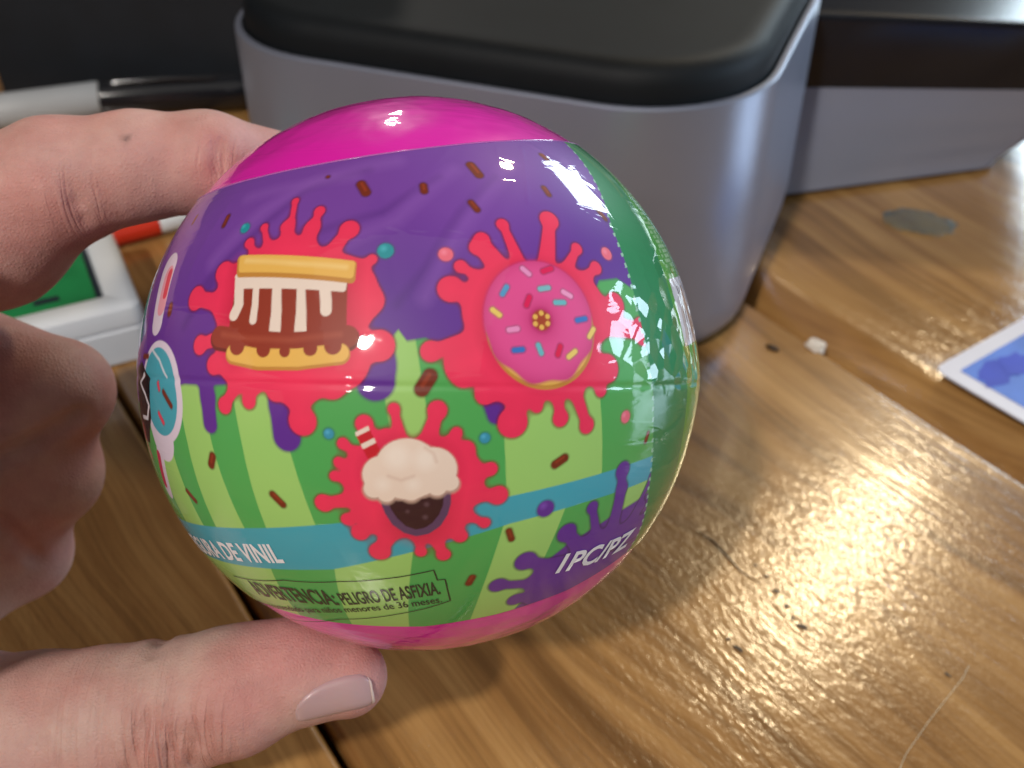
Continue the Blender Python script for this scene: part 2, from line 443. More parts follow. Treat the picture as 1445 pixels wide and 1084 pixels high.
# the joint of the two half shells pushes a faint ridge into the film (not parallel to the print)
SN = np.array([.014, .999, .034]); SN /= np.linalg.norm(SN)
FOLDS = [(P(*a), P(*b), h_, w_) for a, b, h_, w_ in [((742, 200), (862, 300), .0020, .012), ((700, 205), (712, 330), .0011, .008), ((735, 205), (745, 290), .0012, .008),
    ((860, 300), (925, 470), .0016, .010), ((640, 205), (560, 300), .0010, .014), ((480, 235), (380, 330), .0012, .018), ((330, 280), (262, 400), .0013, .016),
    ((905, 440), (870, 520), .0014, .009), ((320, 545), (560, 549), -.0012, .010), ((640, 549), (900, 548), .0014, .009), ((470, 760), (520, 840), .0010, .012), ((300, 330), (440, 262), .0010, .015)]]
def ball_radius(v):
    s = v @ SN + .008
    lift = .0105 * np.clip(1 - np.abs(s) / .22, 0, 1) ** 1.3
    lift = lift * (.35 + .65 * np.clip(v[..., 0] * 1.3 + .2, 0, 1))
    groove = -.0030 * np.exp(-(s / .010) ** 2)
    fold = 0.0
    for a, b, hgt, wd in FOLDS:                                # folds in the film
        ab = b - a; t = np.clip(((v - a) @ ab) / (ab @ ab), 0, 1)
        d2 = ((v - a - t[..., None] * ab) ** 2).sum(-1) if np.ndim(t) else float(((v - a - t * ab) ** 2).sum())
        fold = fold + hgt * np.exp(-d2 / wd ** 2) * (1 - (2 * t - 1) ** 4)
    return 1.0 + lift + groove + fold

# ---- painting the artwork as colour values on the fine grid of the wrap
colr = np.zeros((len(VV), 3), np.float32)
def seg_d(sub, a, b, ra, rb):
    ab = b - a; l2 = ab @ ab + 1e-12
    t = np.clip(((sub - a) @ ab) / l2, 0, 1)
    d = np.linalg.norm(sub - a - t[:, None] * ab, axis=1)
    return d - (ra + (rb - ra) * t)
def near(c, rad):
    return np.nonzero(VV @ c > 1 - rad * rad / 2)[0]
AA = .0030
def lay(idx, d, c, soft=AA, a=1.0):
    al = np.clip(.5 - d / soft, 0, 1)[:, None] * a
    colr[idx] = colr[idx] * (1 - al) + np.array(c, np.float32) * al
def smin(a, b, k):
    h = np.clip(.5 + .5 * (b - a) / k, 0, 1)
    return b + (a - b) * h - k * h * (1 - h)
def poly_pts(pts):
    return [P(x, y) for x, y in pts]
def stroke(pts, r, c, soft=AA, a=1.0, r2=None):
    Q = poly_pts(pts); m = sum(Q) / len(Q); m = m / np.linalg.norm(m)
    ext = max(np.linalg.norm(q - m) for q in Q) + (max(r, r2 or r)) * U + .05
    idx = near(m, ext); sub = VV[idx]
    if len(Q) == 1: d = np.linalg.norm(sub - Q[0], axis=1) - r * U
    else:
        n = len(Q) - 1; d = None
        for i in range(n):
            ra = r + ((r2 if r2 is not None else r) - r) * i / n; rb = r + ((r2 if r2 is not None else r) - r) * (i + 1) / n
            di = seg_d(sub, Q[i], Q[i + 1], ra * U, rb * U)
            d = di if d is None else np.minimum(d, di)
    lay(idx, d, c, soft, a)
def planar(sub, c):
    """tangent coordinates (in image pixel sizes) of points about c"""
    up = AX - (AX @ c) * c; up /= np.linalg.norm(up); rt = np.cross(up, c)
    return (sub @ rt) / U, (sub @ up) / U
def polygon(pts, c, soft=AA, rnd=0, a=1.0):
    Q = poly_pts(pts); m = sum(Q) / len(Q); m /= np.linalg.norm(m)
    ext = max(np.linalg.norm(q - m) for q in Q) + .05 + rnd * U
    idx = near(m, ext); sub = VV[idx]
    x, y = planar(sub, m); qx, qy = planar(np.array(Q), m)
    n = len(Q); ins = np.zeros(len(idx), bool); d = np.full(len(idx), 1e9)
    for i in range(n):
        j = (i + 1) % n
        cond = ((qy[i] > y) != (qy[j] > y))
        with np.errstate(divide='ignore', invalid='ignore'):
            xi = (qx[j] - qx[i]) * (y - qy[i]) / (qy[j] - qy[i] + 1e-12) + qx[i]
        ins ^= cond & (x < xi)
        ex, ey = qx[j] - qx[i], qy[j] - qy[i]
        t = np.clip(((x - qx[i]) * ex + (y - qy[i]) * ey) / (ex * ex + ey * ey + 1e-9), 0, 1)
        d = np.minimum(d, np.hypot(x - qx[i] - t * ex, y - qy[i] - t * ey))
    d = np.where(ins, -d, d) * U - rnd * U
    lay(idx, d, c, soft, a)
    return idx, d
def splat(centre, body, arms, c, k=16):
    """a paint splat: a blob of body capsules with arms, with the printed dark rim at its lower right"""
    C = P(*centre); allp = [C] + [P(a[0], a[1]) for a in arms]
    ext = max(np.linalg.norm(q - C) for q in allp) + .14
    idx = near(C, ext); sub = VV[idx]; d = None
    for b in body:
        di = seg_d(sub, P(b[0], b[1]), P(b[2], b[3]), b[4] * U, b[5] * U)
        d = di if d is None else smin(d, di, 10 * U)
    for a in arms:
        tip = P(a[0], a[1]); r = a[2]
        t0 = a[3] if len(a) > 3 else .45
        root = C + (tip - C) * t0; neck = C + (tip - C) * (.5 * (1 + t0))
        rr = max(r * .62, 4)
        di = np.minimum(seg_d(sub, root, tip, (rr + 5) * U, rr * U), np.linalg.norm(sub - tip, axis=1) - r * U)
        di2 = np.linalg.norm(sub - tip, axis=1) - r * U
        di = smin(seg_d(sub, root, tip, (rr + 6) * U, rr * .9 * U), di2, 5 * U)
        d = smin(d, di, k * U)
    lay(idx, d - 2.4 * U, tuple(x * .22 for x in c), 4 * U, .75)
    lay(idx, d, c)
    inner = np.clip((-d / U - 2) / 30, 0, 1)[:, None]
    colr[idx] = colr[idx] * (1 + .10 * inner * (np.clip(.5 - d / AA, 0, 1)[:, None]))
    return idx, d

C_LG, C_DG = lin(160, 210, 114), lin(82, 172, 88)
C_TEAL = lin(66, 168, 188); C_PUR = lin(98, 46, 150); C_PURD = lin(74, 32, 116)
C_SPL = lin(240, 52, 92); C_BR = lin(118, 44, 22)
# green field with flaring stripes
colr[:] = C_DG
def L_(x, y): return lonlat(P(x, y))[0]
for (a, b) in [((227, 650), (247, 650)), ((271, 650), (305, 650)), ((350, 660), (414, 660)), ((548, 590), (604, 590)), ((716, 640), (846, 640))]:
    l0, l1 = L_(*a), L_(*b)
    flare = .05 * np.clip(-latf - .05, 0, 1)
    sw = .22 * (latf + .18)                                   # the stripes lean
    dd = np.maximum((l0 - flare) - (lonf - 0 * sw), (lonf) - (l1 + flare)) * np.cos(latf)
    lay(np.arange(len(VV)), dd, C_LG)
low = np.nonzero(latf < math.asin(-.40))[0]
colr[low] = C_DG
for (a, b) in [((300, 812), (383, 812)), ((466, 806), (577, 806)), ((694, 790), (775, 770)), ((862, 740), (892, 720))]:
    l0, l1 = L_(*a), L_(*b)
    lean = .35 * (latf[low] + .55)
    dd = np.maximum(l0 - (lonf[low] - lean), (lonf[low] - lean) - l1) * np.cos(latf[low])
    lay(low, dd, C_LG)
# teal ribbon
tb = np.interp(lonf, [-1.2, L_(300, 790), L_(470, 803), L_(720, 735), L_(820, 712), 1.4], np.arcsin([-.45, -.456, -.474, -.408, -.40, -.40]))
lay(np.arange(len(VV)), np.maximum(latf - math.asin(-.322), tb - latf), C_TEAL)
# purple icing with drips
bl = [(-1.75, .02), (lonlat(P(262, 541))[0], lonlat(P(262, 541))[1]), lonlat(P(300, 543)), lonlat(P(345, 540)), lonlat(P(420, 545)), lonlat(P(480, 520)), lonlat(P(528, 498)),
      lonlat(P(550, 478)), lonlat(P(562, 464)), lonlat(P(574, 480)), lonlat(P(600, 476)), lonlat(P(640, 492)), lonlat(P(690, 520)), lonlat(P(740, 560)),
      lonlat(P(800, 480)), lonlat(P(845, 395)), lonlat(P(870, 392)), lonlat(P(900, 412)), (1.9, .25)]
bl.sort()
edge = np.interp(lonf, [a for a, _ in bl], [b for _, b in bl])
dp = (edge - latf)
for (pts, r0, r1) in [([(288, 520), (294, 560), (297, 598)], 13, 13), ([(392, 520), (399, 570), (405, 616)], 17, 20), ([(531, 490), (531, 515), (530, 538)], 22, 25),
                      ([(668, 480), (690, 540), (700, 585)], 24, 12), ([(905, 380), (913, 405)], 9, 8)]:
    Q = poly_pts(pts)
    for i in range(len(Q) - 1):
        n = len(Q) - 1
        dp = smin(dp, seg_d(VV, Q[i], Q[i + 1], (r0 + (r1 - r0) * i / n) * U, (r0 + (r1 - r0) * (i + 1) / n) * U), 9 * U)
allv = np.arange(len(VV))
lay(allv, dp - 2 * U, C_PURD, 5 * U, .8)
lay(allv, dp, C_PUR)
depthp = np.clip((-dp - .12) / .35, 0, 1)[:, None]
icing = np.clip(.5 - dp / AA, 0, 1)[:, None]
colr[:] = colr * (1 - .6 * depthp * icing) + np.array(lin(132, 78, 172), np.float32) * (.6 * depthp * icing)
# swirls in the icing
for pts, r in [([(290, 400), (360, 330), (430, 270), (520, 240)], 5), ([(440, 330), (540, 300), (620, 250)], 4), ([(560, 430), (600, 380), (650, 300), (700, 250)], 4),
               ([(820, 250), (845, 300), (880, 340)], 5), ([(260, 460), (300, 400)], 6)]:
    stroke(pts, r, C_PURD, 14 * U, .45)
for pts, r in [([(300, 370), (370, 300), (450, 255), (560, 228)], 9), ([(470, 350), (560, 310), (640, 240)], 8), ([(600, 420), (640, 340), (690, 270), (720, 230)], 8), ([(350, 280), (420, 262), (500, 250)], 6), ([(800, 230), (850, 280)], 7)]:
    stroke(pts, r, lin(150, 98, 190), 22 * U, .40)
# brown sprinkles and sugar beads
def rod(x, y, ln, wd, ang, c=C_BR, hl=True):
    a = R_(ang); dx, dy = ln / 2 * math.cos(a), -ln / 2 * math.sin(a)
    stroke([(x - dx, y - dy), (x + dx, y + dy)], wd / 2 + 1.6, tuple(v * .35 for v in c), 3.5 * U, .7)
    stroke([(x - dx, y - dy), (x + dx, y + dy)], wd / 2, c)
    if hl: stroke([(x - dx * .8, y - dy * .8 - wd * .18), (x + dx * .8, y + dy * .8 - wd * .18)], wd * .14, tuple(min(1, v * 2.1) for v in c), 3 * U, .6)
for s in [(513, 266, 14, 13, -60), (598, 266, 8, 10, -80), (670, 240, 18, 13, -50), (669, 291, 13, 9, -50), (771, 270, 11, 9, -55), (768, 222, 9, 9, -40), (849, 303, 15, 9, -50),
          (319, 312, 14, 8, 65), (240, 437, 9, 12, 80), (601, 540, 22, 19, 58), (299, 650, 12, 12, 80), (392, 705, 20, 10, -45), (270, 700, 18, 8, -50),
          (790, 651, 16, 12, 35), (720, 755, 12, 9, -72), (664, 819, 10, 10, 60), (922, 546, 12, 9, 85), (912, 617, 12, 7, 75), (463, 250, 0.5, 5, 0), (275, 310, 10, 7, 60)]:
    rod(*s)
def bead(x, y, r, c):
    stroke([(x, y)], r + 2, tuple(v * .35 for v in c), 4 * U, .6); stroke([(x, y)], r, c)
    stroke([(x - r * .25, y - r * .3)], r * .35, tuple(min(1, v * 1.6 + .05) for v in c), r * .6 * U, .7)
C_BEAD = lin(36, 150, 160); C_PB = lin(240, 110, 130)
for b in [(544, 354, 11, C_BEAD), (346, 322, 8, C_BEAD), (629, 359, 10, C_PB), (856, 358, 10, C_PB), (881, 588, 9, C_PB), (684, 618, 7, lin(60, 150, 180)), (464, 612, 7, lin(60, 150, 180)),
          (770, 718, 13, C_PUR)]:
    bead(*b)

# three paint splats, each with a plain sweet on it
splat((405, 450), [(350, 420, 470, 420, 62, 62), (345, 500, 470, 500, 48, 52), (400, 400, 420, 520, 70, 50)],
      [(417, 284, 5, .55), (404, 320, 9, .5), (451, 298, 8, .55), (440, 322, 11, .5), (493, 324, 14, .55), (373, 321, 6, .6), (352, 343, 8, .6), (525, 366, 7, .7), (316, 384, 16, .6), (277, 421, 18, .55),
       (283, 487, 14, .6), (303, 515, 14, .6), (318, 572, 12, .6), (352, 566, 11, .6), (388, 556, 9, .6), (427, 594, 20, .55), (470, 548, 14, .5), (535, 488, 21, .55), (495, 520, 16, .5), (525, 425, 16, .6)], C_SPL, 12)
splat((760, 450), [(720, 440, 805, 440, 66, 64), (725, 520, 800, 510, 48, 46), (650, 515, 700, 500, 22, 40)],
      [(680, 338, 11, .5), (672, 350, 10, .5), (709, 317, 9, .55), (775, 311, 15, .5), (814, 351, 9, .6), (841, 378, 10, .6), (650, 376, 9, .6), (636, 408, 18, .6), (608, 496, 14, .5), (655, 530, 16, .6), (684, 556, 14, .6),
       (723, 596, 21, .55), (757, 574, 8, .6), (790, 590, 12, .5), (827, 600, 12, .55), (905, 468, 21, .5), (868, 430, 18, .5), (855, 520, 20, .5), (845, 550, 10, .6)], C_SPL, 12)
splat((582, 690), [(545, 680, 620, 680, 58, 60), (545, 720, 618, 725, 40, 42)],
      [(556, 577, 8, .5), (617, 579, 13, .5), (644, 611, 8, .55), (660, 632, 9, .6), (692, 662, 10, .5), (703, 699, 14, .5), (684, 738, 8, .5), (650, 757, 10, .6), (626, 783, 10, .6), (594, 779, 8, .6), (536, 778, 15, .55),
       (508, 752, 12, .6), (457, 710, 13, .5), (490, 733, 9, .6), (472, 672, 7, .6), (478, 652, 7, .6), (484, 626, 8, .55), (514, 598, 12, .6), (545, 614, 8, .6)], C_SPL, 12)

C_BIS, C_BISD = lin(238, 188, 92), lin(200, 140, 60)
C_MM = lin(240, 222, 208); C_CH = lin(150, 56, 36); C_CHD = lin(112, 36, 26)
# biscuit sandwich with melting filling
polygon([(336, 370), (500, 378), (500, 480), (486, 512), (330, 512), (312, 480)], lin(170, 20, 50), 24 * U, 6, .45)
polygon([(338, 392), (488, 396), (486, 470), (470, 492), (330, 492), (325, 470)], C_CH, AA, 3)
polygon([(335, 390), (486, 396), (484, 408), (336, 404)], C_MM, AA, 4)
for pts, r0, r1 in [([(338, 396), (337, 430), (330, 445)], 8, 8), ([(362, 400), (360, 430), (357, 452)], 5, 6), ([(391, 400), (390, 440), (388, 466)], 7, 9), ([(425, 402), (425, 440), (424, 466)], 6, 9), ([(458, 402), (460, 425), (460, 438)], 8, 8)]:
    stroke(pts, r0, C_MM, AA, 1, r1)
stroke([(310, 478), (345, 484), (400, 488), (450, 486), (490, 478)], 17, C_CHD); stroke([(310, 475), (345, 481), (400, 485), (450, 483), (490, 475)], 15, C_CH)
stroke([(330, 500), (365, 508), (420, 508), (480, 500)], 14, C_BISD); stroke([(330, 498), (365, 505), (420, 505), (480, 498)], 12, C_BIS)
for x, y, r in [(335, 488, 13), (372, 493, 11), (402, 496, 8), (438, 492, 10), (470, 488, 12)]: stroke([(x, y)], r, C_CH)
stroke([(315, 472), (350, 478), (410, 480), (480, 472)], 3, lin(176, 84, 60), 8 * U, .7)
polygon([(340, 366), (497, 374), (495, 394), (339, 386)], C_BISD, AA, 6); polygon([(342, 365), (496, 373), (494, 388), (341, 380)], C_BIS, AA, 5)
stroke([(348, 368), (420, 372), (488, 377)], 3, lin(250, 215, 140), 7 * U, .8)
# iced ring doughnut
C_SHD = lin(170, 20, 50)
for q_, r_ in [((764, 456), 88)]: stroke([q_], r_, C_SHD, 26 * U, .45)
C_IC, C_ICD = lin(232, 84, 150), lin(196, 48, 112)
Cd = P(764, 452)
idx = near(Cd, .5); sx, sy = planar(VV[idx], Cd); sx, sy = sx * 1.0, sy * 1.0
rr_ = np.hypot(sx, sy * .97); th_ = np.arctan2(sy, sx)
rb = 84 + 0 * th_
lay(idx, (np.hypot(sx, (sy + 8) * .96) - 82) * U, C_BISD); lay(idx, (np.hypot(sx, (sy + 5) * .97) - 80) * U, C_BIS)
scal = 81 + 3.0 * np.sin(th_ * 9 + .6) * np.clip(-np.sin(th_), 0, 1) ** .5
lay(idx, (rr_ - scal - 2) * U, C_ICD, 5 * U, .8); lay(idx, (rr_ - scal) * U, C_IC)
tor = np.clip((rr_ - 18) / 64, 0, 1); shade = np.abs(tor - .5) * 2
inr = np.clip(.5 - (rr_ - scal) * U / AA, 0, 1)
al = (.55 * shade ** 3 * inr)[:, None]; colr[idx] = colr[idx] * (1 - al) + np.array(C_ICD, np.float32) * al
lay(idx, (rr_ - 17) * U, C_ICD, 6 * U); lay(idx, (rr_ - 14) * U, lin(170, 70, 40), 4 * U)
for k in range(6):
    a = k * math.pi / 3 + .5; stroke([(764 + 10 * math.cos(a), 458 + 10 * math.sin(a) - 6)], 3.6, C_BIS)
for x, y, an, c in [(768, 407, 8, lin(130, 190, 200)), (742, 383, -40, lin(236, 150, 200)), (772, 381, 20, lin(228, 30, 90)), (700, 441, -38, lin(240, 210, 110)), (820, 451, 12, lin(60, 120, 200)), (834, 470, 60, lin(240, 210, 110)),
                    (724, 465, 8, lin(240, 150, 200)), (731, 494, 5, lin(60, 120, 200)), (761, 493, -70, lin(110, 190, 200)), (788, 495, 72, lin(228, 30, 80)), (712, 410, 60, lin(90, 160, 205)), (800, 415, -30, lin(244, 160, 205)),
                    (806, 500, 40, lin(240, 210, 110)), (745, 425, 70, lin(228, 30, 90)), (790, 427, 0, lin(110, 190, 200))]:
    rod(x, y, 12, 7, an, c, False)
# ice cream scoop in a dark bowl, with a striped straw
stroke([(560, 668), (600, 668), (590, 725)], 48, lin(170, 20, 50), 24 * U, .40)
for q0, q1, cc in [((512, 610), (528, 642), lin(204, 30, 44)), ((519, 624), (521, 628), C_MM), ((511, 607), (512, 610), C_MM)]:
    dxs, dys = 9 * .894, -9 * .447
    polygon([(q0[0] - dxs, q0[1] - dys), (q0[0] + dxs, q0[1] + dys), (q1[0] + dxs, q1[1] + dys), (q1[0] - dxs, q1[1] - dys)], cc, AA, 1.5)
polygon([(546, 704), (628, 697), (628, 710), (624, 724), (615, 738), (602, 747), (588, 750), (574, 746), (560, 736), (551, 722), (547, 712)], lin(96, 66, 100), AA, 8)
polygon([(554, 706), (620, 699), (619, 712), (614, 724), (606, 734), (597, 740), (587, 742), (576, 738), (565, 728), (557, 716)], lin(58, 28, 34), AA, 6)
for x, y, r in [(602, 712, 3), (600, 730, 3), (575, 722, 2)]: stroke([(x, y)], r, lin(104, 76, 84), 5 * U, .8)
for x, y, r in [(575, 664, 44), (540, 672, 28), (612, 664, 32), (527, 692, 15), (545, 700, 13), (562, 694, 13), (580, 697, 14), (598, 690, 13), (617, 690, 14), (636, 684, 13)]: stroke([(x, y)], r, lin(196, 164, 148), 5 * U, 1)
for x, y, r in [(575, 663, 43), (540, 671, 27), (612, 663, 31), (527, 690, 13), (545, 697, 12), (562, 691, 12), (580, 694, 13), (598, 687, 12), (617, 687, 13), (635, 681, 12)]: stroke([(x, y)], r, lin(240, 220, 204))
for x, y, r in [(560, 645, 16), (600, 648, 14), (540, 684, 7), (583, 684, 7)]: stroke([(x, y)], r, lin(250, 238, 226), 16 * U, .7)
for pts in [[(600, 632), (612, 640), (616, 652)], [(548, 672), (566, 678), (584, 672)]]: stroke(pts, 1.6, lin(214, 182, 164), 5 * U, .6)
# purple splat below at the right
PB_ = [(722, 866), (748, 842), (770, 815), (778, 790), (803, 770), (832, 752), (868, 728), (912, 700), (912, 770), (868, 820), (810, 852), (760, 872)]
polygon(PB_, C_PURD, 4 * U, 6, .7); polygon(PB_, C_PUR, AA, 4)
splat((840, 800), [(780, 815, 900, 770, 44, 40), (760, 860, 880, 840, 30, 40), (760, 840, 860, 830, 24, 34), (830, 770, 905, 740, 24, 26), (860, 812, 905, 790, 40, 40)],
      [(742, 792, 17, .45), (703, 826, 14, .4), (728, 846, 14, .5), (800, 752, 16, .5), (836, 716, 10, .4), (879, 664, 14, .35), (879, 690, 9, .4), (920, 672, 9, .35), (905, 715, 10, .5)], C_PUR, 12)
# right hand end of the sheet: overlap strip, text column and the white panel
ov = np.interp(latf, sorted(lonlat(P(*q))[1] for q in [(800, 204), (862, 320), (897, 430), (913, 520), (920, 610), (915, 690), (900, 755)]),
               [l for _, l in sorted((lonlat(P(*q))[1], lonlat(P(*q))[0]) for q in [(800, 204), (862, 320), (897, 430), (913, 520), (920, 610), (915, 690), (900, 755)])])
st = (lonf - ov)
msk = (st > 0) & (lonf < 1.75)
al = (np.clip(st / .006, 0, 1) * (lonf < 2.0))[:, None]
colr[:] = colr * (1 - al) + np.array(lin(20, 132, 74), np.float32) * al
st2 = st - .25
al = (np.clip(st2 / .006, 0, 1) * (lonf < 2.0))[:, None]
colr[:] = colr * (1 - al) + np.array(lin(74, 160, 56), np.float32) * al
rng = np.random.default_rng(3)
hsh = (np.sin(np.floor(latf / .018) * 127.1 + np.floor(lonf / .028) * 311.7) * 43758.5453) % 1
txt = (st2 > .05) & (st2 < .17) & (((latf / .018) % 1) > .35) & (hsh > .35) & (latf > .22) & (latf < .70)
colr[txt] = lin(150, 200, 140)
pan = (st2 > .035) & (st2 < .60) & (latf > -.01) & (latf < .22)
colr[pan] = lin(220, 218, 226)
bars = pan & (st2 > .09) & (latf > .02) & (latf < .19) & ((np.sin(np.floor(lonf / .012) * 91.7) * 437.5) % 1 > .5)
colr[bars] = lin(60, 30, 40)
dm = np.abs(latf - .02) / .05 + np.abs(st - .13) / .035
colr[(dm < 1)] = lin(20, 130, 110)
perf = (np.abs(st) < .006) & (((latf / .035) % 1) < .4); colr[perf] = lin(150, 200, 170)
# left hand end: edge of the big name badge (white outline, teal icing with sprinkles, black and white letter)
def badge(pts, r, c): stroke(pts, r, c)
stroke([(238, 380), (228, 420), (222, 455)], 27, lin(226, 214, 232), AA, 1, 20)
stroke([(238, 388), (228, 432)], 15, lin(236, 160, 178)); stroke([(240, 386), (233, 415)], 8, lin(226, 50, 80))
stroke([(224, 548), (226, 560)], 70, lin(226, 214, 232)); stroke([(224, 600), (228, 615)], 40, lin(226, 214, 232))
stroke([(223, 546), (225, 560)], 58, C_TEAL)
stroke([(215, 492), (226, 508), (236, 532)], 2, lin(220, 225, 235), 3 * U)
polygon([(196, 520), (202, 510), (213, 535), (214, 590), (212, 625), (204, 618), (198, 570)], lin(20, 16, 24), AA, 0)
stroke([(205, 528), (200, 540), (206, 556), (211, 572), (209, 590), (203, 588)], 3.2, lin(230, 226, 234))
stroke([(203, 600), (208, 625), (215, 645)], 5, lin(205, 50, 60))
stroke([(226, 640), (238, 692)], 14, lin(226, 214, 232)); stroke([(224, 642), (233, 682)], 8, lin(205, 50, 90))
for s in [(237, 563, 22, 8, -62, C_BR), (225, 545, 9, 6, -80, lin(226, 60, 90)), (228, 590, 14, 7, -65, lin(226, 60, 90)), (207, 503, 6, 7, 0, C_BR)]: rod(*s, hl=False)
colr = np.clip(colr, 0, 1)

def fast_grid(name, verts, nu, nv, mat, parent, wrap=True, color=None, cname='print'):
    me = bpy.data.meshes.new(name)
    i = np.arange(nv - 1)[:, None]; j = np.arange(nu if wrap else nu - 1)[None, :]; jn = (j + 1) % nu
    q = np.stack([i * nu + j, i * nu + jn, (i + 1) * nu + jn, (i + 1) * nu + j], -1).reshape(-1, 4).astype(np.int32)
    return np_mesh(name, verts, q, mat, parent, color, cname)
def np_mesh(name, verts, q, mat, parent=None, color=None, cname='print'):
    me = bpy.data.meshes.new(name)
    me.vertices.add(len(verts)); me.vertices.foreach_set('co', np.ascontiguousarray(verts, np.float32).ravel())
    me.loops.add(q.size); me.loops.foreach_set('vertex_index', q.ravel())
    me.polygons.add(len(q)); me.polygons.foreach_set('loop_start', np.arange(0, q.size, 4, dtype=np.int32))
    me.update(calc_edges=True); me.shade_smooth()
    if color is not None:
        a = me.color_attributes.new(cname, 'FLOAT_COLOR', 'POINT')
        a.data.foreach_set('color', np.concatenate([color, np.ones((len(color), 1))], 1).astype(np.float32).ravel())
    me.materials.append(mat)
    return link(bpy.data.objects.new(name, me), parent)

wrapv = VV * (ball_radius(VV) * BR)[:, None]
fast_grid('printed_wrap', wrapv, NL, NV, M['film'], ball, True, colr)

# magenta shell ends, under the same film; they tuck a little way under the wrap
def cap(name, up):
    NA, NB = 240, 70; V = []
    la = np.radians(np.linspace(-180, 178.5, NA))
    for jx in range(NB):
        u = jx / (NB - 1)
        for l in la:
            e = (lat_top - .012) if up else (float(lat_low(l)) + .012)
            ph = e + ((math.pi / 2 if up else -math.pi / 2) - e) * min(u, .9985)
            v = math.cos(ph) * (math.cos(l) * FR + math.sin(l) * RT) + math.sin(ph) * AX
            cr = .0022 * noise.noise(Vector(v) * 8) + .0012 * noise.noise(Vector((v[0] * 22, v[1] * 8, v[2] * 30))) + .0016 * abs(noise.noise(Vector((v[0] * 5, v[1] * 5, v[2] * 11 + 3))))
            V.append(v * BR * (.9945 + cr * min(1, 6 * u)))
    V = np.array(V)
    o = fast_grid(name, V, NA, NB, M['shell'], ball, True)
    if up: pass
    else: o.data.flip_normals()
    return o
cap('top_shell', True); cap('bottom_shell', False)
# raised lip of the film along the upper edge of the wrap
lipv = []
la = np.radians(np.linspace(-180, 179, 360))
for k in range(8):
    t_ = 2 * math.pi * k / 8
    for l in la:
        ph = lat_top + .004 * math.sin(t_)
        v = math.cos(ph) * (math.cos(l) * FR + math.sin(l) * RT) + math.sin(ph) * AX
        lipv.append(v * BR * (1.0 + .0022 * math.cos(t_) + .0012 * noise.noise(Vector(v) * 12)))
t = NT('clear_film_edge'); t.set(Base_Color=(.62, .20, .62, 1), Roughness=.12, Coat_Weight=1.0, Alpha=.55); M['lip'] = t.m
lip = fast_grid('film_edge', np.array(lipv + lipv[:360]), 360, 9, M['lip'], ball, True)

# printed words, laid on the wrap along its great circles
def lettering(text, p0, p1, height, mat, shear=0.0, bold=0.0, lift=.0022, follow_lat=False):
    cu = bpy.data.curves.new('lettering', 'FONT'); cu.body = text; cu.size = 1.0; cu.offset = bold; cu.shear = shear
    cu.resolution_u = 3
    tmp = bpy.data.objects.new('tmp_text', cu); COL.objects.link(tmp)
    dg = bpy.context.evaluated_depsgraph_get(); dg.update()
    me = bpy.data.meshes.new_from_object(tmp.evaluated_get(dg))
    bpy.data.objects.remove(tmp); bpy.data.curves.remove(cu)
    bm = bmesh.new(); bm.from_mesh(me)
    bmesh.ops.triangulate(bm, faces=bm.faces)
    long = [e for e in bm.edges if e.calc_length() > .35]
    if long: bmesh.ops.subdivide_edges(bm, edges=long, cuts=2)
    bmesh.ops.triangulate(bm, faces=bm.faces)
    xs = [v.co.x for v in bm.verts]
    x0, x1 = min(xs), max(xs); H = .72
    a, b = P(*p0), P(*p1)
    ang = math.acos(max(-1, min(1, a @ b))); ax = np.cross(a, b); ax /= np.linalg.norm(ax); tg = np.cross(ax, a)
    (lo0, la0), (lo1, la1) = lonlat(a), lonlat(b)
    if follow_lat == 'level': la0 = la1; lo0 = lo1 - (lo1 - lo0) / .80
    for v in bm.verts:
        u = (v.co.x - x0) / (x1 - x0); hh = v.co.y / H * height * U
        if follow_lat:
            ph = la0 + (la1 - la0) * u + hh; lo_ = lo0 + (lo1 - lo0) * u
            p = math.cos(ph) * (math.cos(lo_) * FR + math.sin(lo_) * RT) + math.sin(ph) * AX
        else:
            q = math.cos(ang * u) * a + math.sin(ang * u) * tg
            p = math.cos(hh) * q + math.sin(hh) * ax
        p = p / np.linalg.norm(p)
        v.co = Vector(p * BR * (float(ball_radius(p)) + lift))
    bmesh.ops.recalc_face_normals(bm, faces=bm.faces)
    for f in bm.faces:
        if f.normal.dot(f.calc_center_median()) < 0: f.normal_flip()
    bm.to_mesh(me); bm.free()
    me.materials.clear(); me.materials.append(mat); me.shade_smooth()
    o = bpy.data.objects.new('lettering', me); link(o, ball); return o
lettering('1PC/PZ', (783, 808), (886, 768), 38, M['ink_white'], .16, .028)
lo_end, la_end = lonlat(P(402, 792))
lettering('FIGURA DE VINIL', (281, 762), (402, 793), 34, M['ink_white'], 0, .030, follow_lat='level')
lettering('ADVERTENCIA:', (366, 838), (480, 853), 36, M['ink_dark'], 0, .022, follow_lat=True)
lettering('PELIGRO DE ASFIXIA.', (486, 853), (622, 837), 29, M['ink_dark'], 0, .020, follow_lat=True)
lettering('No recomendado para niños menores de 36 meses.', (372, 853), (624, 849), 16, M['ink_dark'], 0, .010, follow_lat=True)
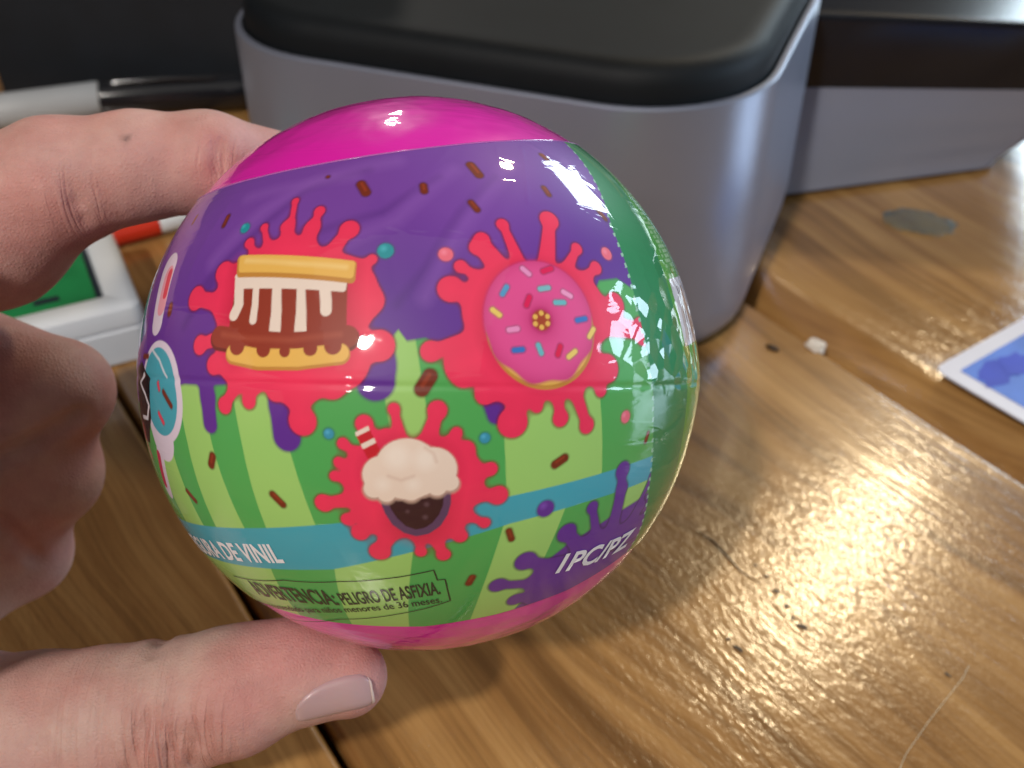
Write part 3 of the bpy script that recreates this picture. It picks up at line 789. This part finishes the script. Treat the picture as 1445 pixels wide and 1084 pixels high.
# thin frame printed round the warning
def printed_line(pts, wd, mat):
    Q = []
    for (p, q) in zip(pts[:-1], pts[1:]):
        a, b = P(*p), P(*q)
        n = 14
        for i in range(n):
            v = a + (b - a) * i / n; Q.append(v / np.linalg.norm(v))
    Q.append(P(*pts[-1]))
    V = []; F = []
    for i, q in enumerate(Q):
        d = Q[min(i + 1, len(Q) - 1)] - Q[max(i - 1, 0)]; s = np.cross(q, d); s /= np.linalg.norm(s)
        rr = BR * (float(ball_radius(q)) + .0022)
        V += [(q + s * wd * U / 2) * rr, (q - s * wd * U / 2) * rr]
        if i: F.append((2 * i - 2, 2 * i - 1, 2 * i + 1, 2 * i))
    return mesh_obj('frame_line', V, F, mat, ball)
printed_line([(330, 812), (400, 818), (480, 820), (560, 814), (612, 804), (617, 818), (628, 817), (635, 847), (600, 858), (560, 866), (480, 873), (400, 870)], 2.0, M['ink_dark'])

# ------------------------------------------------------------------ the hand: one continuous surface
FING = dict(
    index=[(-.1198, .1667, .0934, .0125), (-.0940, .1674, .1053, .0148), (-.0803, .1690, .1127, .0112), (-.0664, .1715, .1148, .0093), (-.0542, .1732, .1146, .0087), (-.0405, .1860, .1052, .0076)],
    thumb=[(-.1240, .0980, .0560, .021), (-.0949, .1036, .0370, .0185), (-.0795, .1047, .0416, .0146), (-.0679, .1053, .0457, .0123), (-.0575, .1062, .0484, .0112), (-.0461, .1074, .0516, .0103), (-.0367, .1092, .0537, .0083), (-.0275, .1090, .0533, .0068)],
    middle=[(-.1346, .1759, .0808, .0120), (-.0884, .1631, .0708, .0098), (-.1069, .1516, .0611, .0086), (-.1177, .1496, .0666, .0078)],
    ring=[(-.1444, .1756, .0593, .0120), (-.0945, .1592, .0525, .0102), (-.1106, .1472, .0441, .0084), (-.1218, .1454, .0499, .0076)],
    pinky=[(-.1508, .1719, .0383, .0110), (-.1030, .1540, .0355, .0100), (-.1127, .1429, .0321, .0076), (-.1233, .1420, .0374, .0070)])
WR = (-.114, .1010, .1150, .031); FA = (-.198, -.002, .150, .031)  # out-of-view wrist and forearm; wrist placed and thickened to shade the curled fingers
VOX = .0009
g0 = np.array([-.2360, -.0360, .010]); g1 = np.array([-.012, .208, .186])
dims = np.ceil((g1 - g0) / VOX).astype(int) + 1
gx = [(g0[i] + VOX * np.arange(dims[i])).astype(np.float32) for i in range(3)]
X = gx[0][:, None, None]; Y = gx[1][None, :, None]; Z = gx[2][None, None, :]
def cone(a, b, field, k):
    """round cone a->b merged into field with smooth radius k, only inside its own bounding box"""
    a = np.array(a, np.float32); b = np.array(b, np.float32)
    m = max(a[3], b[3]) + .014
    lo_ = np.minimum(a[:3], b[:3]) - m; hi_ = np.maximum(a[:3], b[:3]) + m
    s = [slice(max(0, int((lo_[i] - g0[i]) / VOX)), min(dims[i], int((hi_[i] - g0[i]) / VOX) + 2)) for i in range(3)]
    x, y, z = X[s[0]] - a[0], Y[:, s[1]] - a[1], Z[:, :, s[2]] - a[2]
    d = b[:3] - a[:3]; l2 = float(d @ d) + 1e-9
    t = np.clip((x * d[0] + y * d[1] + z * d[2]) / l2, 0, 1)
    dist = np.sqrt((x - t * d[0]) ** 2 + (y - t * d[1]) ** 2 + (z - t * d[2]) ** 2) - (a[3] + (b[3] - a[3]) * t)
    f = field[s[0], s[1], s[2]]
    if k > 0:
        h = np.clip(.5 + .5 * (f - dist) / k, 0, 1); field[s[0], s[1], s[2]] = f + (dist - f) * h - k * h * (1 - h)
    else:
        field[s[0], s[1], s[2]] = np.minimum(f, dist)
def fld(): return np.full(dims, .02, np.float32)
def field_smin(a, b, k):
    h = np.clip(.5 + .5 * (b - a) / k, 0, 1).astype(np.float32); return b + (a - b) * h - k * h * (1 - h)
hand_f = None
for nm, chain in FING.items():
    f = fld()
    for a, b in zip(chain[:-1], chain[1:]): cone(a, b, f, .0025)
    if nm == 'thumb':                                         # pad against the ball, flat broad tip, knuckle
        cone((-.0410, .1118, .0512, .0074), (-.0330, .1120, .0528, .0066), f, .004)
    hand_f = f if hand_f is None else field_smin(hand_f, f, .0065 if nm in ('ring', 'pinky') else .0012)
cf = fld(); cone((-.0925, .1640, .0660, .0086), (-.0965, .1600, .0540, .0090), cf, .004); cone((-.0965, .1600, .0540, .0090), (-.1050, .1550, .0390, .0085), cf, .004)
hand_f = field_smin(hand_f, cf, .005)
pf = fld()
for nm in ('index', 'middle', 'ring', 'pinky'): cone(FING[nm][0], WR, pf, .008)
cone(FING['thumb'][0], WR, pf, .010); cone(FING['index'][0], FING['pinky'][0], pf, .008)
cone((-.142, .155, .062, .018), (-.132, .122, .090, .022), pf, .01); cone(FING['thumb'][0], (-.135, .150, .080, .014), pf, .012)
cone(WR, FA, pf, .01)
hand_f = field_smin(hand_f, pf, .009)
def crease(pts, wd, dp):
    """a fold pressed into the surface along a short line in space"""
    global hand_f
    for p, q in zip(pts[:-1], pts[1:]):
        a = np.array(p, np.float32); b = np.array(q, np.float32); m = wd * 3
        lo_ = np.minimum(a, b) - m; hi_ = np.maximum(a, b) + m
        s = [slice(max(0, int((lo_[i] - g0[i]) / VOX)), min(dims[i], int((hi_[i] - g0[i]) / VOX) + 2)) for i in range(3)]
        x, y, z = X[s[0]] - a[0], Y[:, s[1]] - a[1], Z[:, :, s[2]] - a[2]
        d = b - a; l2 = float(d @ d) + 1e-9
        t = np.clip((x * d[0] + y * d[1] + z * d[2]) / l2, 0, 1)
        r2 = (x - t * d[0]) ** 2 + (y - t * d[1]) ** 2 + (z - t * d[2]) ** 2
        sub = hand_f[s[0], s[1], s[2]]
        hand_f[s[0], s[1], s[2]] = np.maximum(sub, sub + dp * np.exp(-r2 / (wd * wd)).astype(np.float32))
def cast(chain_pt, toward):                                    # helper: a point on the skin beside a joint
    return chain_pt
EYE = np.array([0, 0, .20])
def on_skin(p):
    """move a guessed point along its camera ray on to the field's zero"""
    p = np.array(p, float); d = p - EYE; d /= np.linalg.norm(d); t = np.linalg.norm(p - EYE) - .03
    for _ in range(120):
        q = EYE + d * t; ijk = np.round((q - g0) / VOX).astype(int)
        if (ijk < 0).any() or (ijk >= dims).any(): t += VOX; continue
        if hand_f[tuple(ijk)] < 0: break
        t += VOX * .5
    return EYE + d * t
def line_px(pts, dep):  # image pixels cast from the camera on to the skin
    out = []
    for x, y in pts:
        r = np.array([0, math.cos(PITCH), -math.sin(PITCH)]) + (x - 722.5) / 1500 * np.array([1, 0, 0]) - (y - 542) / 1500 * np.array([0, math.sin(PITCH), math.cos(PITCH)])
        out.append(on_skin(EYE + r * dep))
    return out
creases = [([np.array(q) for q in [(-.0580, .1085, .0592), (-.0582, .1131, .0573), (-.0584, .1165, .0535)]], .0014, .0009), (line_px([(184, 1090), (190, 1062), (199, 1035), (208, 1012)], .17), .0011, .0010), (line_px([(237, 1090), (240, 1060), (247, 1042)], .17), .0010, .0008),
           (line_px([(270, 1080), (275, 1050), (273, 1032)], .17), .0010, .0008), (line_px([(-10, 652), (50, 625), (108, 586)], .195), .0016, .0034), (line_px([(-10, 728), (22, 758), (48, 785)], .195), .0014, .0022),
           (line_px([(307, 205), (309, 225), (305, 245)], .18), .0012, .0008), (line_px([(100, 262), (108, 285), (118, 310)], .18), .0012, .0007)]
for c in creases: crease(*c)

def surface_nets(f):
    ins = f < 0
    c = np.zeros(tuple(np.array(f.shape) - 1), np.uint8)
    sl = lambda o, n: slice(o, n - 1 + o)
    for a in (0, 1):
        for b in (0, 1):
            for d in (0, 1):
                c += ins[sl(a, f.shape[0]), sl(b, f.shape[1]), sl(d, f.shape[2])]
    cells = np.argwhere((c > 0) & (c < 8))
    vid = -np.ones(c.shape, np.int32); vid[tuple(cells.T)] = np.arange(len(cells))
    acc = np.zeros((len(cells), 3)); cnt = np.zeros(len(cells))
    cor = [np.array(k) for k in np.ndindex(2, 2, 2)]
    for i, p in enumerate(cor):
        for q in cor[i + 1:]:
            if np.abs(p - q).sum() != 1: continue
            fa = f[tuple((cells + p).T)]; fb = f[tuple((cells + q).T)]; m = (fa < 0) != (fb < 0)
            t = np.where(m, fa / np.where(m, fa - fb, 1), 0)[:, None]
            acc += np.where(m[:, None], p + t * (q - p), 0); cnt += m
    V = g0 + VOX * (cells + acc / cnt[:, None])
    Q = []
    for ax in range(3):
        o1, o2 = [(1, 2), (2, 0), (0, 1)][ax]
        sh = list(f.shape)
        s0 = [slice(1, n - 1) for n in sh]; s1 = [slice(1, n - 1) for n in sh]
        s0[ax] = slice(0, sh[ax] - 1); s1[ax] = slice(1, sh[ax])
        A = ins[tuple(s0)]; B = ins[tuple(s1)]
        e = np.argwhere(A != B); base = e + np.array([0 if k == ax else 1 for k in range(3)])
        fl = A[tuple(e.T)]
        u = np.zeros(3, int); u[o1] = 1; v = np.zeros(3, int); v[o2] = 1
        q = np.stack([vid[tuple((base - u - v).T)], vid[tuple((base - v).T)], vid[tuple(base.T)], vid[tuple((base - u).T)]], 1)
        q[~fl] = q[~fl][:, ::-1]; Q.append(q)
    return V, np.concatenate(Q).astype(np.int32)
HV, HQ = surface_nets(hand_f)
ORG = np.array([-.120, .1010, .1140])
base = np.array([.57, .38, .335]); tint = np.repeat(base[None], len(HV), 0)
def blush(c, rad, col, amt):
    global tint
    wgt = (amt * np.exp(-np.sum((HV - np.array(c)) ** 2, 1) / rad ** 2))[:, None]; tint = tint * (1 - wgt) + np.array(col) * wgt
for c, rad, col, amt in [((-.036, .105, .060), .008, (.60, .24, .22), .5), ((-.024, .104, .053), .007, (.60, .33, .30), .4), ((-.0575, .1, .045), .010, (.62, .31, .25), .4),
                         ((-.0545, .168, .115), .012, (.58, .33, .29), .4), ((-.0805, .165, .113), .012, (.58, .33, .29), .3), ((-.088, .158, .070), .014, (.52, .25, .22), .4)]: blush(c, rad, col, amt)
mole = line_px([(177, 195)], .18)[0]; blush(mole, .0007, (.10, .07, .07), .85)
for c, wd, dp in creases:
    for p in c: blush(p, .0012, (.48, .26, .22), .10)
wrk = np.zeros(len(HV))
for p, rad, amt in [(line_px([(235, 1050)], .17)[0], .0085, 1.0), (line_px([(280, 1040)], .17)[0], .006, .9), (line_px([(307, 225)], .18)[0], .004, .6), (line_px([(110, 285)], .18)[0], .005, .6), (line_px([(120, 1010)], .17)[0], .012, .35)]:
    wrk = np.maximum(wrk, amt * np.exp(-np.sum((HV - p) ** 2, 1) / rad ** 2))
handT = np_mesh('hand', HV - ORG, HQ, M['skin'], None, tint, 'tint')
handT.location = ORG
wa = handT.data.attributes.new('wrinkle', 'FLOAT', 'POINT'); wa.data.foreach_set('value', wrk.astype(np.float32))
tag(handT, 'bare hand gripping the toy capsule between forefinger and thumb, other fingers curled', 'hand')

# thumb nail: a curved plate on the skin, its free edge at the tip
hb = BVHTree.FromPolygons([tuple(v) for v in (HV - ORG)[::1]], [tuple(int(k) for k in q) for q in HQ])
def nail_plate(name, quad, mat, lift, nu=18, nv=14):
    """quad: outline rows from root to tip, each (x0,y0,x1,y1) in image pixels"""
    V = []
    for i in range(nu):
        u = i / (nu - 1) * (len(quad) - 1); k = min(int(u), len(quad) - 2); t_ = u - k
        r = [quad[k][m] + (quad[k + 1][m] - quad[k][m]) * t_ for m in range(4)]
        for j in range(nv):
            v = j / (nv - 1)
            x, y = r[0] + (r[2] - r[0]) * v, r[1] + (r[3] - r[1]) * v
            d = np.array([0, math.cos(PITCH), -math.sin(PITCH)]) + (x - 722.5) / 1500 * np.array([1, 0, 0]) - (y - 542) / 1500 * np.array([0, math.sin(PITCH), math.cos(PITCH)])
            d /= np.linalg.norm(d)
            hit = hb.ray_cast(Vector(EYE - ORG), Vector(d))
            p, n = hit[0], hit[1]
            e = min(u / (len(quad) - 1) * 6, 1) * min(1, min(v, 1 - v) * 7)
            V.append(p + n * (-.0003 + (lift + .0003) * (e ** .6)))
    F = [(i * nv + j, i * nv + j + 1, (i + 1) * nv + j + 1, (i + 1) * nv + j) for i in range(nu - 1) for j in range(nv - 1)]
    o = mesh_obj(name, V, F, mat, handT)
    bm = bmesh.new(); bm.from_mesh(o.data); bmesh.ops.smooth_vert(bm, verts=[v for v in bm.verts if not v.is_boundary], factor=.5, use_axis_x=True, use_axis_y=True, use_axis_z=True)
    bm.to_mesh(o.data); bm.free()
    return o
NQ = [(414, 1006, 416, 1019), (421, 990, 424, 1020), (437, 974, 440, 1018), (460, 960, 464, 1013), (485, 951, 490, 1007), (503, 948, 510, 1003), (514, 950, 522, 998), (520, 956, 526, 992)]
nl = nail_plate('thumb_nail', NQ, M['nail'], .00042)
nl['label'] = 'pale pink thumb nail'
ne = nail_plate('nail_tip', [(517, 951, 524, 997), (520, 955, 527, 993)], M['nail_edge'], .00060, 5, 12)
ne.parent = nl

# ------------------------------------------------------------------ silver box with black lid
ua, va = Vector((.93, -.367, 0)), Vector((.367, .93, 0))
PR = empty('silver_printer', (0, 0, 0), (0, 0, math.atan2(-.367, .93)))
tag(PR, 'large silver box shaped printer with rounded corners and black lid behind the capsule', 'printer')
x0, x1, y0, y1 = -.2080, -.0355, .2555, .4080
PR.location = 0.5 * (x0 + x1) * ua + 0.5 * (y0 + y1) * va
hx, hy = (x1 - x0) / 2, (y1 - y0) / 2
Rr = .042
def rr(z, inset): return rring(-hx, hx, -hy, hy, Rr, z, inset, 14)
loft('body', [rr(.0035, .0045), rr(.0042, .0030), rr(.0060, .0015), rr(.009, .0006), rr(.016, 0), rr(.084, 0), rr(.0848, .0002), rr(.0853, .0008), rr(.0853, .0022), rr(.080, .0026), rr(.080, .020)], M['silver'], PR)
loft('base', [rr(0, .008), rr(.0045, .0075)], M['foot'], PR)
loft('lid', [rr(.0805, .0034), rr(.0870, .0032), rr(.0900, .0034), rr(.0925, .0042), rr(.0942, .0056), rr(.0952, .0076), rr(.0956, .0100), rr(.0955, .0125), rr(.0955, .030), rr(.0955, .0405)], M['lid_black'], PR)

# second silver and black machine at the right
P2 = empty('low_printer', (.15, .44, 0))
tag(P2, 'low silver machine with black upper part at the right, beside the large printer', 'printer')
def quad_ring(pts, z, r=.006, n=5):
    out = []
    m = len(pts)
    for i in range(m):
        p, a, b = Vector(pts[i]), Vector(pts[i - 1]), Vector(pts[(i + 1) % m])
        da, db = (a - p).normalized(), (b - p).normalized()
        for k in range(n + 1):
            t_ = k / n; q0 = p + da * r; q2 = p + db * r
            q = q0 * (1 - t_) ** 2 + p * 2 * t_ * (1 - t_) + q2 * t_ ** 2
            out.append((q.x - .15, q.y - .44, z))
    return out
def lerp4(A, B, t_): return [tuple(a[i] + (b[i] - a[i]) * t_ for i in (0, 1)) for a, b in zip(A, B)]
Bt = [(.085, .368), (.1965, .3985), (.232, .500), (.100, .510)]
Mt = [(.085, .3860), (.2250, .3820), (.262, .505), (.100, .515)]
Tt = [(.085, .3930), (.2420, .3680), (.275, .510), (.100, .520)]
loft('body', [quad_ring(lerp4(Bt, Mt, .03), .002)] + [quad_ring(lerp4(Bt, Mt, s), .0025 + .0385 * s) for s in (.06, .3, .6, .9, 1.0)], M['silver_satin'], P2)
loft('foot', [quad_ring(lerp4(Bt, [(.15, .44)] * 4, .06), 0), quad_ring(lerp4(Bt, [(.15, .44)] * 4, .05), .003)], M['foot'], P2)
loft('top', [quad_ring(lerp4(Mt, [(.15, .44)] * 4, .01), .0400), quad_ring(Mt, .0418), quad_ring(lerp4(Mt, Tt, .95), .0655), quad_ring(Tt, .0668), quad_ring(lerp4(Tt, [(.16, .44)] * 4, .012), .0680), quad_ring(lerp4(Tt, [(.16, .44)] * 4, .05), .0684)], M['top_black'], P2)

# ------------------------------------------------------------------ things behind the hand at the left
bb = empty('black_box', (-.150, .560, 0))
tag(bb, 'tall matt black box standing behind the marker pen at upper left', 'box')
def br(z, i): return rring(-.086, .090, -.090, .080, .003, z, i, 4)
loft('case', [br(0, .0006), br(.0008, 0), br(.150, 0), br(.1508, .0006)], M['matt_black'], bb)
loft('cover', [br(.1512, .0003), br(.1516, -.0008), br(.175, -.0008), br(.176, 0)], M['matt_black'], bb)

mk = empty('marker_pen', (-.183, .4515, .0085))
tag(mk, 'thick marker pen with pale grey barrel and black cap in front of the black box', 'marker pen')
d = Vector((.078, .028, 0)).normalized()
pt = lambda s: d * s
tube('barrel', [pt(-.085), pt(-.084), pt(-.0005), pt(0)], [.0070, .0078, .0078, .0074], M['grey'], mk, 24)
d = Vector((.061, .0095, 0)).normalized()
tube('cap', [pt(.0004), pt(.001), pt(.060), pt(.0635), pt(.0645)], [.0078, .0084, .0080, .0070, .0045], M['gloss_black'], mk, 24)
tube('clip', [pt(.008) + Vector((0, -.004, .0085)), pt(.03) + Vector((0, -.004, .0090)), pt(.052) + Vector((0, -.004, .0080))], [.0012, .0014, .0010], M['gloss_black'], mk, 10)

tb_ = empty('glue_tube', (-.1165, .4700, 0))
tag(tb_, 'small white blue and red tube standing against the side of the large printer', 'tube')
tube('red_base', [(0, 0, 0), (0, 0, .0005), (0, 0, .008)], [.0052, .0056, .0056], M['red'], tb_, 20)
tube('blue_band', [(0, 0, .0081), (0, 0, .0130)], [.0052, .0052], M['blue'], tb_, 20)
tube('white_neck', [(0, 0, .0131), (0, 0, .024), (0, 0, .0255)], [.0048, .0042, .0030], M['white'], tb_, 20)

rp_ = empty('red_crayon', (-.1310, .3465, .0040))
tag(rp_, 'red crayon with a white end lying behind the forefinger', 'crayon')
d = Vector((.0274, .0173, 0)).normalized()
tube('red_shaft', [pt(-.075), pt(-.074), pt(-.0008), pt(0)], [.0030, .0036, .0036, .0035], M['red'], rp_, 16)
tube('white_end', [pt(.0003), pt(.001), pt(.024), pt(.026)], [.0032, .0034, .0034, .0018], M['white'], rp_, 16)

# white gadget with a green panel
ga = math.atan2(.447, .894)
gd = empty('white_gadget', (-.1125, .2700, 0), (0, 0, ga))
tag(gd, 'chunky white plastic frame with a green panel, between forefinger and curled fingers', 'gadget')
Wd, Dp, Hh = .092, .056, .0205
def gr(z, i): return [(x, y, z) for x, y in rrect(-Wd + i, -i, i, Dp - i, max(.004 - i, .0005), 5)]
loft('frame', [gr(0, .0012), gr(.001, .0002), gr(.012, 0), gr(.0125, .0006), gr(.0132, .0006), gr(.0137, 0), gr(Hh - .0035, 0), gr(Hh - .0012, .0006), gr(Hh - .0003, .0018), gr(Hh, .0034), gr(Hh, .0085), gr(Hh - .0008, .0095), gr(Hh - .0026, .0100)], M['white'], gd)
loft('panel_border', [gr(Hh - .0030, .0096), gr(Hh - .0025, .0097)], M['dark'], gd)
pn = loft('green_panel', [gr(Hh - .0026, .0118), gr(Hh - .0019, .0120)], M['green'], gd)
for (px, py, wx, wy) in [(-.026, .0170, .0075, .0032), (-.040, .0240, .006, .003), (-.052, .0165, .008, .003), (-.033, .036, .010, .0026)]:
    mesh_obj('mark', [(px - wx / 2, py - wy / 2, Hh - .00175), (px + wx / 2, py - wy / 2, Hh - .00175), (px + wx / 2, py + wy / 2, Hh - .00175), (px - wx / 2, py + wy / 2, Hh - .00175)], [(0, 1, 2, 3)], M['dark'], pn, smooth=False)

# ------------------------------------------------------------------ small things at the right
cn = Vector((.1299, .2599)); c1 = Vector((.1673, .2867)); 
ca = math.atan2(c1.y - cn.y, c1.x - cn.x)
cd = empty('picture_card', (.1290, .2592, .0002), (0, 0, ca))
tag(cd, 'white bordered card with blue print lying over the board gap at right edge', 'card')
CL, CW = .088, .060
def cr_(z, i, r=.0035): return [(x, y - CW, z) for x, y in rrect(i, CL - i, i, CW - i, max(r - i, .0004), 6)]
loft('card_stock', [cr_(.0028, 0), cr_(.0034, 0)], M['card'], cd)
loft('picture', [cr_(.00345, .0055, .006), cr_(.0036, .0055, .006)], M['blue_pale'], cd)
rnd = random.Random(5)
for k in range(7):
    x = .010 + .068 * rnd.random(); y = -.010 - .040 * rnd.random(); s = .006 + .006 * rnd.random()
    if k == 0: x, y, s = .0135, -.0130, .008
    V = [(x + s * (1 + .3 * rnd.uniform(-1, 1)) * math.cos(a), y + .6 * s * (1 + .3 * rnd.uniform(-1, 1)) * math.sin(a), .0037 + .00003 * k) for a in [2 * math.pi * i / 14 for i in range(14)]]
    mesh_obj('print_patch', V, [tuple(range(14))], M['blue_print'], cd, smooth=False)

def lump(name, loc, sx, sy, sz, mat, seed, sub=4, amp=.35, freq=3.0):
    bm = bmesh.new(); bmesh.ops.create_icosphere(bm, subdivisions=sub, radius=1)
    for v in bm.verts:
        n = noise.noise(v.co * freq + Vector((seed, 0, 0))) * amp + noise.noise(v.co * freq * 2.5 + Vector((0, seed, 0))) * amp * .4
        v.co = v.co * (1 + n); v.co = Vector((v.co.x * sx, v.co.y * sy, max(v.co.z, -.6) * sz))
    me = bpy.data.meshes.new(name); bm.to_mesh(me); bm.free(); me.shade_smooth(); me.materials.append(mat)
    o = link(bpy.data.objects.new(name, me)); o.location = loc; return o
c = lump('crumb', (.0970, .2750, .0006), .0030, .0022, .0016, M['crumb'], 2.2, 5, .65, 2.2)
c.rotation_euler = (0, 0, R_(-50)); tag(c, 'small white crumb at the edge of the gap between the boards', 'crumb')
c = lump('splinter', (.0830, .2740, .0006), .0022, .0009, .0008, M['dent'], 7.1)
c.rotation_euler = (0, 0, R_(-40)); tag(c, 'tiny dark speck on the board beside the white crumb', 'speck')
c = lump('glue_drop', (.1545, .3555, .0004), .0125, .0080, .0022, M['glue'], 4.4, 5, .22, 2.2)
c.rotation_euler = (0, 0, R_(-18)); tag(c, 'flat pale blue dried drop of glue on the board in front of the low machine', 'glue drop')
